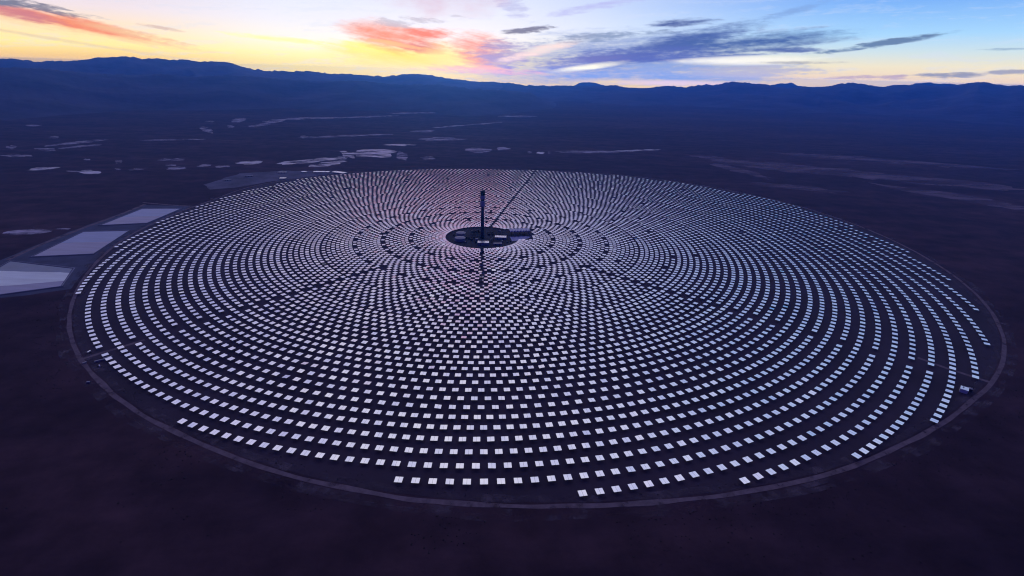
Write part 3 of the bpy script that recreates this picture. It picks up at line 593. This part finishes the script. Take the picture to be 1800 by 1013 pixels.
# pipe racks, transformers, small plant: dark clutter of the block, each a thing
def pipe_rack(x, y, L, rz, label):
    t = empty('pipe_rack', (x, y, 0), rz); mb = MB()
    n = int(L/8)
    for k in range(n+1):
        xx = -L/2+k*L/n
        for s in (-3, 3): mb.bar((xx, s, 0), (xx, s, 8), .5)
        mb.bar((xx, -3, 8), (xx, 3, 8), .5)
    mb.build('rack_frame', M['dark'], t)
    for s in (-2, -.6, .9, 2.2): MB().bar((-L/2, s, 8.8), (L/2, s, 8.8), .8).build('pipe', M['dark'], t)
    tag(t, label, 'pipe rack', 'pipe racks in the power block')
pipe_rack(-40, -8, 62, .35, 'dark pipe rack running from the left tanks to the tower')
pipe_rack(36, -42, 60, 1.35, 'dark pipe rack between the two pale roofed buildings')
pipe_rack(52, 58, 70, .2, 'dark pipe rack behind the building right of the tower')
def transformer(x, y, label):
    t = empty('transformer', (x, y, 0)); MB().box(0, 0, 2.2, 6, 4, 4.2).build('case', M['dark'], t)
    mb = MB()
    for k in range(6): mb.box(-2.5+k, 2.5, 2, .3, .9, 3)
    mb.build('radiator', M['dark'], t)
    for x2 in (-1.6, 0, 1.6): MB().lathe(x2, 0, [(.3, 4.4), (.2, 6.4)], 8).build('bushing', M['tank'], t)
    tag(t, label, 'transformer', 'transformers by the switchyard')
transformer(100, -52, 'dark transformer at the right rim of the power block, nearest'); transformer(112, -38, 'dark transformer at the right rim of the power block, farther')
# small skids and drums crowding the yard
rk = random.Random(21)
for n in range(26):
    a = rk.uniform(0, 360); r = rk.uniform(35, 118); x, y, _ = pol(a, r)
    if any(hypot(x-u, y-v) < w for u, v, w in ((-85, -42, 27), (-88, 26, 25), (8, -84, 29), (73, -2, 29), (63, -80, 22), (-20, -34, 10), (-30, 48, 27), (0, 0, 16))): continue
    t = empty('equipment_skid', (x, y, 0), rk.uniform(0, pi))
    L, Wd, Hh = rk.uniform(7, 17), rk.uniform(4, 8), rk.uniform(3, 7)
    MB().box(0, 0, .3, L, Wd, .6).build('skid_base', M['dark'], t)
    MB().box(-L*.18, 0, .62+Hh/2, L*.55, Wd*.8, Hh).build('enclosure', M['tank'] if n % 4 == 0 else M['dark'], t)
    MB().lathe(L*.32, 0, [(Wd*.3, .62), (Wd*.3, Hh*.9), (Wd*.12, Hh*1.1)], 14).build('vessel', M['dark'], t)
    tag(t, 'small dark equipment unit among many in the power block yard', 'plant equipment', 'equipment units in the power block yard')
# air cooled condenser on legs, right of the core
t = empty('air_cooled_condenser', (150, 62, 0), .2)
M['cond'] = mat('condenser_blue_grey', (.55, .56, .72), rough=.5, noise_amt=.3, noise_scale=.08, metal=.2)
MB().box(0, 6, 17, 84, 40, 1.2).build('deck', M['cond'], t)
for x in (-38, -19, 0, 19, 38):
    for y in (-12, 6, 24): MB().bar((x, y, 0), (x, y, 16.4), 1.4).build('leg', M['dark'], t)
for k in range(7):
    mb = MB(); mb.gable(-36+12*k, 6, 17.65, 36, 10.5, 3.4, 0, pi/2); mb.build('tube_bundle', M['cond'], t)
tag(t, 'blue grey condenser deck on legs at the right of the power block', 'condenser')
M['condlite'] = mat('pale_blue_apron', (.40, .42, .75), rough=.5, noise_amt=.4, noise_scale=.1)
tag(sheet('equipment_apron', [(118, -30), (162, -14), (196, 30), (176, 40), (110, 24)], .46, M['condlite']), kind='structure')

# ------------------------------------------------------------------ evaporation ponds
def lerp2(a, b, t): return (a[0]+(b[0]-a[0])*t, a[1]+(b[1]-a[1])*t)
def pond(Q, strips, label):                      # Q: back-left, back-right, front-right, front-left
    cx = sum(q[0] for q in Q)/4; cy = sum(q[1] for q in Q)/4
    t = empty('evaporation_pond', (cx, cy, 0)); Q = [(x-cx, y-cy) for x, y in Q]
    def grow(k):
        out = []
        for x, y in Q:
            L = hypot(x, y); out.append((x+x/L*k, y+y/L*k))
        return out
    rings = [(grow(17), 0.0), (grow(9), 2.6), (grow(5), 2.6), (grow(-2), .5)]
    v = []; 
    for g, z in rings: v += [(x, y, z) for x, y in g]
    f = []
    for j in (0, 2):
        for k in range(4): a = j*4+k; b = j*4+(k+1) % 4; f.append((a, a+4, b+4, b))
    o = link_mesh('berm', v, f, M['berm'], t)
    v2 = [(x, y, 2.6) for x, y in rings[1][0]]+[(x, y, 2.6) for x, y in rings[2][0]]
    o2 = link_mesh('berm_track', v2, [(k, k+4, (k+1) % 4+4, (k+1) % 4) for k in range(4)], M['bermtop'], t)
    G = grow(2)
    for s0, s1, m, nm in strips:
        a, b = lerp2(G[0], G[3], s0), lerp2(G[1], G[2], s0); c, d = lerp2(G[1], G[2], s1), lerp2(G[0], G[3], s1)
        n = 14; v = []; f = []
        for k in range(n+1):
            p = lerp2(a, b, k/n); q = lerp2(d, c, k/n)
            j0 = 0 if s0 == 0 else 5*noise.noise(Vector((k*.6, s0*9, cx))); j1 = 0 if s1 == 1 else 5*noise.noise(Vector((k*.6, s1*9, cx)))
            v += [(p[0], p[1]+j0, 1.4), (q[0], q[1]+j1, 1.4)]
        for k in range(n): f.append((2*k, 2*k+1, 2*k+3, 2*k+2))
        o = link_mesh(nm, v, f, M[m], t)
        if o.data.polygons[0].normal.z < 0: o.data.flip_normals()
    return tag(t, label, 'pond', 'evaporation ponds beside the mirror field')
tag(sheet('pond_apron', rough_outline([(-1600, 372), (-1375, 384), (-1352, 60), (-1345, -60), (-1290, -300), (-1235, -440), (-1160, -600), (-1420, -752), (-1560, -420), (-1600, -60)], .04, 31), .16, M['apron']), kind='structure')
pond([(-1563, 303), (-1402, 322), (-1396, 84), (-1548, 36)], [(0, .55, 'liner', 'water'), (.55, 1, 'brine', 'brine')], 'farthest of the three evaporation ponds, blue behind and violet in front')
pond([(-1544, -62), (-1392, -34), (-1324, -300), (-1492, -342)], [(0, .5, 'liner', 'water'), (.5, 1, 'brine', 'brine')], 'middle pond of the three, bluish half behind and violet half in front')
pond([(-1520, -396), (-1279, -446), (-1203, -582), (-1420, -712)], [(0, .26, 'shallow', 'shallow_water'), (.26, .72, 'salt', 'salt_water'), (.72, 1, 'brine', 'brine')], 'nearest pond of the three, bright pale strip of salt water across it')
road('pond_road', [(-1610, 390), (-1590, 200), (-1588, 0), (-1575, -200), (-1545, -380)], 16, .3, M['gravel'])
road('pond_road', [(-1640, 420), (-1500, 390), (-1385, 375)], 12, .28, M['gravel'])

# ------------------------------------------------------------------ laydown yard behind the far left rim
Y = [(-1589, 851), (-1576, 1206), (-1351, 1342), (-994, 1376), (-1000, 1290), (-1163, 1120), (-1290, 980), (-1380, 800), (-1496, 742)]
tag(sheet('laydown_yard', rough_outline(Y, .12, 90), .32, M['yard']), kind='structure')
G = 'long low sheds in the yard behind the mirror field'
for x, y, L, w, rz, lab in ((-985, 1308, 92, 40, -.42, 'brightest long low shed, rightmost in the far yard'), (-1100, 1312, 96, 34, .12, 'long low shed left of the brightest one in the far yard'),
                            (-1330, 1262, 50, 34, .1, 'low shed at the far edge, middle of the far yard'), (-1248, 1075, 34, 30, .1, 'small shed standing alone near the mirrors in the far yard'),
                            (-1205, 1296, 30, 26, .0, 'small shed between two longer ones in the far yard'), (-1470, 1110, 50, 12, .6, 'low shed at the far left edge of the yard'),
                            (-1530, 980, 40, 12, .8, 'leftmost low shed of the far yard')):
    hall('storage_shed', x, y, L, w, 5, rz, lab, 'shed', gable=1.2, vents=2, doors=3, group=G, roofm='roof' if x > -1290 else 'tank')

# ------------------------------------------------------------------ service objects by the rim
t = empty('service_building', (1086, -1008, 0), radians(48))
MB().box(0, 0, 4.2, 16, 13, 8.4).build('wall', M['white'], t)
rf = MB().box(0, 0, 8.62, 16.8, 13.8, .4).build('roof', M['roof'], t)
MB().box(3, 2, 9.5, 2.2, 2.2, 1.3).build('roof_vent', M['steel'], rf)
MB().box(-3, -6.56, 2.2, 4, .12, 4.3).build('door', M['dark'], t)
for x in (2.5, 5.2): MB().box(x, -6.56, 4.4, 1.5, .12, 1.4).build('window', M['glass'], t)
tag(t, 'white box building between the last mirror row and the perimeter road at right', 'building')
def water_tank(x, y, lab):
    t = empty('water_tank', (x, y, 0)); MB().lathe(0, 0, [(4.2, 0), (4.2, 6)], 24).build('tank_wall', M['dark'], t)
    MB().lathe(0, 0, [(4.4, 6.02), (2, 7.0), (.3, 7.3)], 24).build('tank_roof', M['tank'], t); tag(t, lab, 'water tank')
water_tank(1103, -1004, 'small dark round tank right of the white box building')
t = empty('light_mast', (1118, -994, 0)); MB().lathe(0, 0, [(.4, 0), (.25, 14)], 8).build('pole', M['steel'], t); MB().box(0, 0, 14.3, 3, .8, .6).build('lamp_head', M['steel'], t)
tag(t, 'thin mast beside the small dark tank at the right rim', 'mast')
def container(x, y, rz, L, lab, m='tank'):
    t = empty('site_container', (x, y, 0), rz); MB().box(0, 0, 1.9, L, 3.4, 3.2).build('container_body', M[m], t)
    mb = MB()
    for k in range(int(L)): mb.box(-L/2+.5+k, -1.73, 1.9, .3, .06, 2.9)
    mb.build('ribs', M[m], t); MB().box(L/2+.04, 0, 1.9, .08, 2.6, 2.8).build('door', M['dark'], t)
    for s in (-1, 1): MB().box(s*L*.35, 0, .14, .5, 3.2, .27).build('skid', M['dark'], t)
    tag(t, lab, 'container', 'site containers at the left rim')
container(-786, -978, radians(38), 22, 'long grey container left of the mirrors near the lower left rim')
container(-779, -966, radians(38), 16, 'shorter grey container just behind the long one at the left rim')
container(-812, -990, radians(60), 7, 'small grey container beside the perimeter road at the left rim')
container(-838, -944, radians(90), 9, 'upright pale container alone above the long one at the left rim', 'roof')
container(-748, -1062, radians(20), 6, 'small dim container outside the road at the lower left')
def truck(x, y, rz, lab):
    t = empty('tanker_truck', (x, y, 0), rz)
    MB().box(3.9, 0, 2.0, 2.2, 2.4, 2.4).build('cab', M['white'], t); MB().box(5.02, 0, 2.5, .06, 2.0, .9).build('windscreen', M['glass'], t)
    mb = MB().bar((-4.2, 0, 2.1), (2.5, 0, 2.1), 2.0); mb.build('tank_body', M['white'], t); MB().box(0, 0, .95, 9.6, 1.1, .35).build('chassis', M['dark'], t)
    for xx in (4, -1.8, -3.4):
        for s in (-1, 1):
            w = MB(); n = 14
            vv = [(xx+.55*cos(2*pi*k/n), s*1.0+d, .55+.55*sin(2*pi*k/n)) for d in (-.15, .15) for k in range(n)]
            w.add(vv, [(k, (k+1) % n, (k+1) % n+n, k+n) for k in range(n)]+[tuple(range(n))[::-1], tuple(range(n, 2*n))]); w.build('wheel', M['tyre'], t)
    tag(t, lab, 'truck')
truck(-772, -1000, radians(-45), 'small white tanker truck on the road shoulder below the long container')

# low desert scrub scattered outside the road (uncountable)
v = []; f = []
rs = random.Random(8)
for k in range(8000):
    a = rs.uniform(-180, 180); rr = road_r(a)
    d = abs(rs.gauss(0, 1))
    r = rr+22+(d*500 if rs.random() < .5 else d*45)
    if rs.random() < .12: r = rr-rs.uniform(14, 34)
    x, y, _ = pol(a, r)
    if -1660 < x < -1180 and -760 < y < 420: continue
    if noise.noise(Vector((x/260, y/260, 2))) < -.05: continue
    s = rs.uniform(.5, 1.5); h = s*rs.uniform(.5, .9); n = len(v); m = 5; ph = rs.uniform(0, 6)
    v += [(x+s*rs.uniform(.7, 1.2)*cos(ph+2*pi*j/m), y+s*rs.uniform(.7, 1.2)*sin(ph+2*pi*j/m), 0.0) for j in range(m)]
    v += [(x+s*.6*rs.uniform(.7, 1.2)*cos(ph+.5+2*pi*j/m), y+s*.6*rs.uniform(.7, 1.2)*sin(ph+.5+2*pi*j/m), h*rs.uniform(.7, 1.1)) for j in range(m)]
    for j in range(m): f.append((n+j, n+(j+1) % m, n+m+(j+1) % m, n+m+j))
    f.append(tuple(range(n+m, n+2*m)))
tag(link_mesh('desert_scrub', v, f, M['scrub']), 'sparse low dark scrub dotting the desert outside the perimeter road', 'scrub', kind='stuff')

# ------------------------------------------------------------------ haze
HAZE = dict(density=4.0e-5, color=(.045, .27, 1.0), absorb=(0, 0, 0), g=.8)
x0, x1, y0, y1, z0, z1 = CAM.x-32000, CAM.x+32000, CAM.y-32000, CAM.y+32000, -130, 832
mb = MB().box((x0+x1)/2, (y0+y1)/2, (z0+z1)/2, x1-x0, y1-y0, z1-z0)
hm = bpy.data.materials.new('haze_air'); hm.use_nodes = True; nt = hm.node_tree; nt.nodes.clear()
out = nt.nodes.new('ShaderNodeOutputMaterial'); pv = nt.nodes.new('ShaderNodeVolumePrincipled')
pv.inputs['Color'].default_value = (*HAZE['color'], 1); pv.inputs['Density'].default_value = HAZE['density']; pv.inputs['Anisotropy'].default_value = HAZE['g']
pv.inputs['Absorption Color'].default_value = (*HAZE['absorb'], 1)
nt.links.new(pv.outputs[0], out.inputs['Volume'])
o = mb.build('haze', hm); tag(o, kind='stuff'); o['label'] = 'blue evening haze in the air over the desert'; o['category'] = 'haze'

# ------------------------------------------------------------------ sky
w = bpy.data.worlds.new('World'); S.world = w; w.use_nodes = True; nt = w.node_tree; nt.nodes.clear()
def nd(t, **k):
    n = nt.nodes.new(t)
    for a, b in k.items(): setattr(n, a, b)
    return n
def inp(n, i, v):
    if isinstance(v, (int, float)): n.inputs[i].default_value = v
    elif isinstance(v, tuple): n.inputs[i].default_value = (*v, 1) if len(n.inputs[i].default_value) == 4 else v
    else: nt.links.new(v, n.inputs[i])
def ma(op, a, b=0.0, c=None, clamp=False):
    n = nd('ShaderNodeMath', operation=op, use_clamp=clamp); inp(n, 0, a); inp(n, 1, b)
    if c is not None: inp(n, 2, c)
    return n.outputs[0]
def mixc(f, a, b, mode='MIX'):
    n = nd('ShaderNodeMix', data_type='RGBA', blend_type=mode); inp(n, 0, f); inp(n, 6, a); inp(n, 7, b); return n.outputs[2]
def mrange(v, a, b, c=0.0, d=1.0, smooth=True):
    n = nd('ShaderNodeMapRange', interpolation_type='SMOOTHSTEP' if smooth else 'LINEAR'); inp(n, 0, v)
    for i, q in enumerate((a, b, c, d)): n.inputs[1+i].default_value = q
    return n.outputs[0]
def noise2(vec, scale, det=5, rough=.6):
    n = nd('ShaderNodeTexNoise'); n.noise_dimensions = '2D'; inp(n, 0, vec) if False else nt.links.new(vec, n.inputs['Vector']); n.inputs['Scale'].default_value = scale
    n.inputs['Detail'].default_value = det; n.inputs['Roughness'].default_value = rough; return n.outputs[0]
def comb(x, y):
    n = nd('ShaderNodeCombineXYZ'); inp(n, 0, x); inp(n, 1, y); return n.outputs[0]
tc = nd('ShaderNodeTexCoord'); sep = nd('ShaderNodeSeparateXYZ'); nt.links.new(tc.outputs['Generated'], sep.inputs[0])
X, Yy, Z = sep.outputs
AZ = ma('MULTIPLY', ma('ARCTAN2', X, Yy), 180/pi); EL = ma('MULTIPLY', ma('ARCSINE', Z), 180/pi)
SKYMAX = 70.0
def ramp(stops):
    n = nd('ShaderNodeValToRGB'); e = n.color_ramp.elements; t = ma('SQRT', ma('DIVIDE', ma('ADD', EL, 1.0, clamp=False), SKYMAX+1, clamp=True)); nt.links.new(t, n.inputs[0])
    def P(x): return sqrt(max(x+1, 0)/(SKYMAX+1))
    e[0].position = P(stops[0][0]); e[0].color = (*lin(stops[0][1]), 1); e[1].position = P(stops[-1][0]); e[1].color = (*lin(stops[-1][1]), 1)
    for p, c in stops[1:-1]: k = e.new(P(p)); k.color = (*lin(c), 1)
    return n.outputs[0]
RL = ramp([(-1, (240, 180, 50)), (.6, (248, 200, 84)), (1.6, (254, 232, 140)), (3, (250, 222, 180)), (4.4, (234, 218, 220)), (7, (212, 206, 228)), (12, (172, 170, 212)), (22, (176, 174, 214)), (38, (208, 202, 236)), (48, (214, 208, 240)), (70, (70, 36, 185))])
RC = ramp([(-1, (255, 206, 50)), (.3, (255, 224, 90)), (1.5, (255, 241, 165)), (2.8, (248, 242, 228)), (4.5, (234, 233, 241)), (7, (218, 224, 241)), (11, (196, 178, 206)), (20, (190, 176, 206)), (35, (220, 215, 234)), (48, (228, 224, 240)), (70, (70, 36, 185))])
RR = ramp([(-1, (240, 206, 140)), (.5, (240, 210, 155)), (1.5, (234, 222, 182)), (2.6, (200, 218, 218)), (4.0, (160, 206, 240)), (6.5, (116, 170, 236)), (12, (140, 160, 214)), (25, (158, 182, 226)), (42, (206, 208, 240)), (48, (214, 210, 242)), (70, (70, 36, 185))])
HIGH = [(-8, 11, 12, 6, (208, 146, 172), .6), (-5.5, 21.5, 5, 4.0, (202, 140, 172), .5), (12, 13, 10, 4, (150, 140, 190), .5), (-30, 16, 12, 5, (160, 158, 204), .5)]
NIGHT = (.014, .010, .17)
HG = .85; SUN = .2; DENOISE = True; NISH = .01

base = mixc(mrange(AZ, -38, -20), RL, RC)
base = mixc(mrange(AZ, -7, 34), base, RR)
nL = noise2(comb(ma('MULTIPLY', ma('ADD', AZ, ma('MULTIPLY', EL, 2.0)), .16), ma('MULTIPLY', ma('ADD', EL, ma('MULTIPLY', AZ, .17)), 1.25)), 1.0, 6, .62)
nR = noise2(comb(ma('MULTIPLY', AZ, .14), ma('MULTIPLY', ma('SUBTRACT', EL, ma('MULTIPLY', AZ, .055)), 1.5)), 1.0, 6, .62)
nF = noise2(comb(ma('MULTIPLY', AZ, .9), ma('MULTIPLY', EL, 3.6)), 1.0, 4, .6)
nL = ma('MULTIPLY_ADD', ma('SUBTRACT', nF, .5), .45, nL); nR = ma('MULTIPLY_ADD', ma('SUBTRACT', nF, .5), .45, nR)
NS = [nL, nR]
# thin general cirrus
ci = mrange(nR, .5, .72); base = mixc(ma('MULTIPLY', ci, ma('MULTIPLY', mrange(EL, 14, 3), .25)), base, lin((205, 215, 235)))
for (a0, e0, m00, m01, m10, m11, col, al, na, ns) in CLOUDS:
    da = ma('SUBTRACT', AZ, a0); de = ma('SUBTRACT', EL, e0)
    u = ma('MULTIPLY_ADD', da, m00, ma('MULTIPLY', de, m01)); v = ma('MULTIPLY_ADD', da, m10, ma('MULTIPLY', de, m11))
    d2 = ma('MULTIPLY_ADD', u, u, ma('MULTIPLY', v, v))
    t = ma('MULTIPLY_ADD', ma('SUBTRACT', NS[ns], .5), 5.0*na, ma('SUBTRACT', 1.25, ma('MULTIPLY', d2, .85)))
    f = mrange(t, -.1, 1.55, 0, al)
    base = mixc(f, base, lin(col))
# soft clouds above the frame, seen only in the mirrors
nH = noise2(comb(ma('MULTIPLY', AZ, .07), ma('MULTIPLY', EL, .16)), 1.0, 5, .6)
for (a0, e0, ra, re, col, al) in HIGH:
    u = ma('MULTIPLY', ma('SUBTRACT', AZ, a0), 1/ra); v = ma('MULTIPLY', ma('SUBTRACT', EL, e0), 1/re)
    d2 = ma('MULTIPLY_ADD', u, u, ma('MULTIPLY', v, v)); t = ma('MULTIPLY_ADD', ma('SUBTRACT', nH, .5), 2.0, ma('SUBTRACT', 1.0, d2))
    base = mixc(mrange(t, 0.0, .9, 0, al), base, lin(col))
nV = noise2(comb(ma('MULTIPLY', AZ, .55), ma('MULTIPLY', EL, .7)), 1.0, 4, .7)
base = mixc(ma('MULTIPLY', mrange(nV, .42, .62), mrange(EL, 12, 20, 0, .55)), base, lin((150, 158, 214)))
# the bright half of the sky is the sunset side; the east behind the camera is already night blue
front = mrange(ma('ABSOLUTE', AZ), 84, 52)
zen = mrange(EL, 60, 49)
night = NIGHT
path = ma('MINIMUM', ma('DIVIDE', 230.0, ma('MAXIMUM', Z, .001)), 31500.0)     # metres of low haze along the line of sight
gain = ma('EXPONENT', ma('MULTIPLY', path, HAZE['density']*HG))
day = mixc(1.0, base, comb(1, 1), 'MIX') if False else base
vs_ = nd('ShaderNodeVectorMath', operation='SCALE'); nt.links.new(day, vs_.inputs[0]); nt.links.new(gain, vs_.inputs[3])
colr = mixc(ma('MULTIPLY', front, zen), night, vs_.outputs[0])
sky = nd('ShaderNodeTexSky'); sky.sky_type = 'NISHITA'; sky.sun_disc = False; sky.sun_elevation = radians(.5); sky.sun_rotation = radians(-7); sky.altitude = 1500
bg1 = nd('ShaderNodeBackground'); nt.links.new(colr, bg1.inputs[0]); bg1.inputs[1].default_value = 1.10
bg2 = nd('ShaderNodeBackground'); nt.links.new(sky.outputs[0], bg2.inputs[0]); bg2.inputs[1].default_value = NISH
ad = nd('ShaderNodeAddShader'); nt.links.new(bg1.outputs[0], ad.inputs[0]); nt.links.new(bg2.outputs[0], ad.inputs[1])
wo = nd('ShaderNodeOutputWorld'); nt.links.new(ad.outputs[0], wo.inputs[0])
w.cycles.sampling_method = 'MANUAL'; w.cycles.sample_map_resolution = 512

# a last trace of sun from the sunset side
ld = bpy.data.lights.new('sun', 'SUN'); ld.energy = SUN; ld.angle = radians(.5); ld.color = (1, .72, .5)
lo = bpy.data.objects.new('sun', ld); COL.objects.link(lo)
sd = Vector((sin(radians(-7))*cos(radians(1.5)), cos(radians(-7))*cos(radians(1.5)), sin(radians(1.5))))
lo.rotation_euler = sd.to_track_quat('Z', 'Y').to_euler(); lo.location = (0, 0, 3000)

# ------------------------------------------------------------------ camera
cd = bpy.data.cameras.new('camera'); co = bpy.data.objects.new('camera', cd); COL.objects.link(co); S.camera = co
cd.sensor_width = 36; cd.lens = 882.8/1800*36; cd.shift_x = 10.05/1800; cd.clip_start = 1; cd.clip_end = 400000
th, ro = radians(22.928), radians(1.535)
F = Vector((0, cos(th), -sin(th))); R = Vector((1, 0, 0)); D = Vector((0, -sin(th), -cos(th)))
R2 = cos(ro)*R-sin(ro)*D; D2 = sin(ro)*R+cos(ro)*D
mt = Matrix((R2, -D2, -F)).transposed().to_4x4(); mt.translation = CAM; co.matrix_world = mt

S.view_settings.view_transform = 'Standard'; S.view_settings.look = 'None'; S.view_settings.exposure = 0; S.view_settings.gamma = 1
S.cycles.max_bounces = 4; S.cycles.diffuse_bounces = 2; S.cycles.glossy_bounces = 3; S.cycles.volume_bounces = 3; S.cycles.caustics_reflective = False
S.cycles.caustics_refractive = False; S.cycles.sample_clamp_indirect = 3
S.cycles.use_denoising = DENOISE; S.cycles.filter_width = 1.15
print('mirrors', len(mirrors))
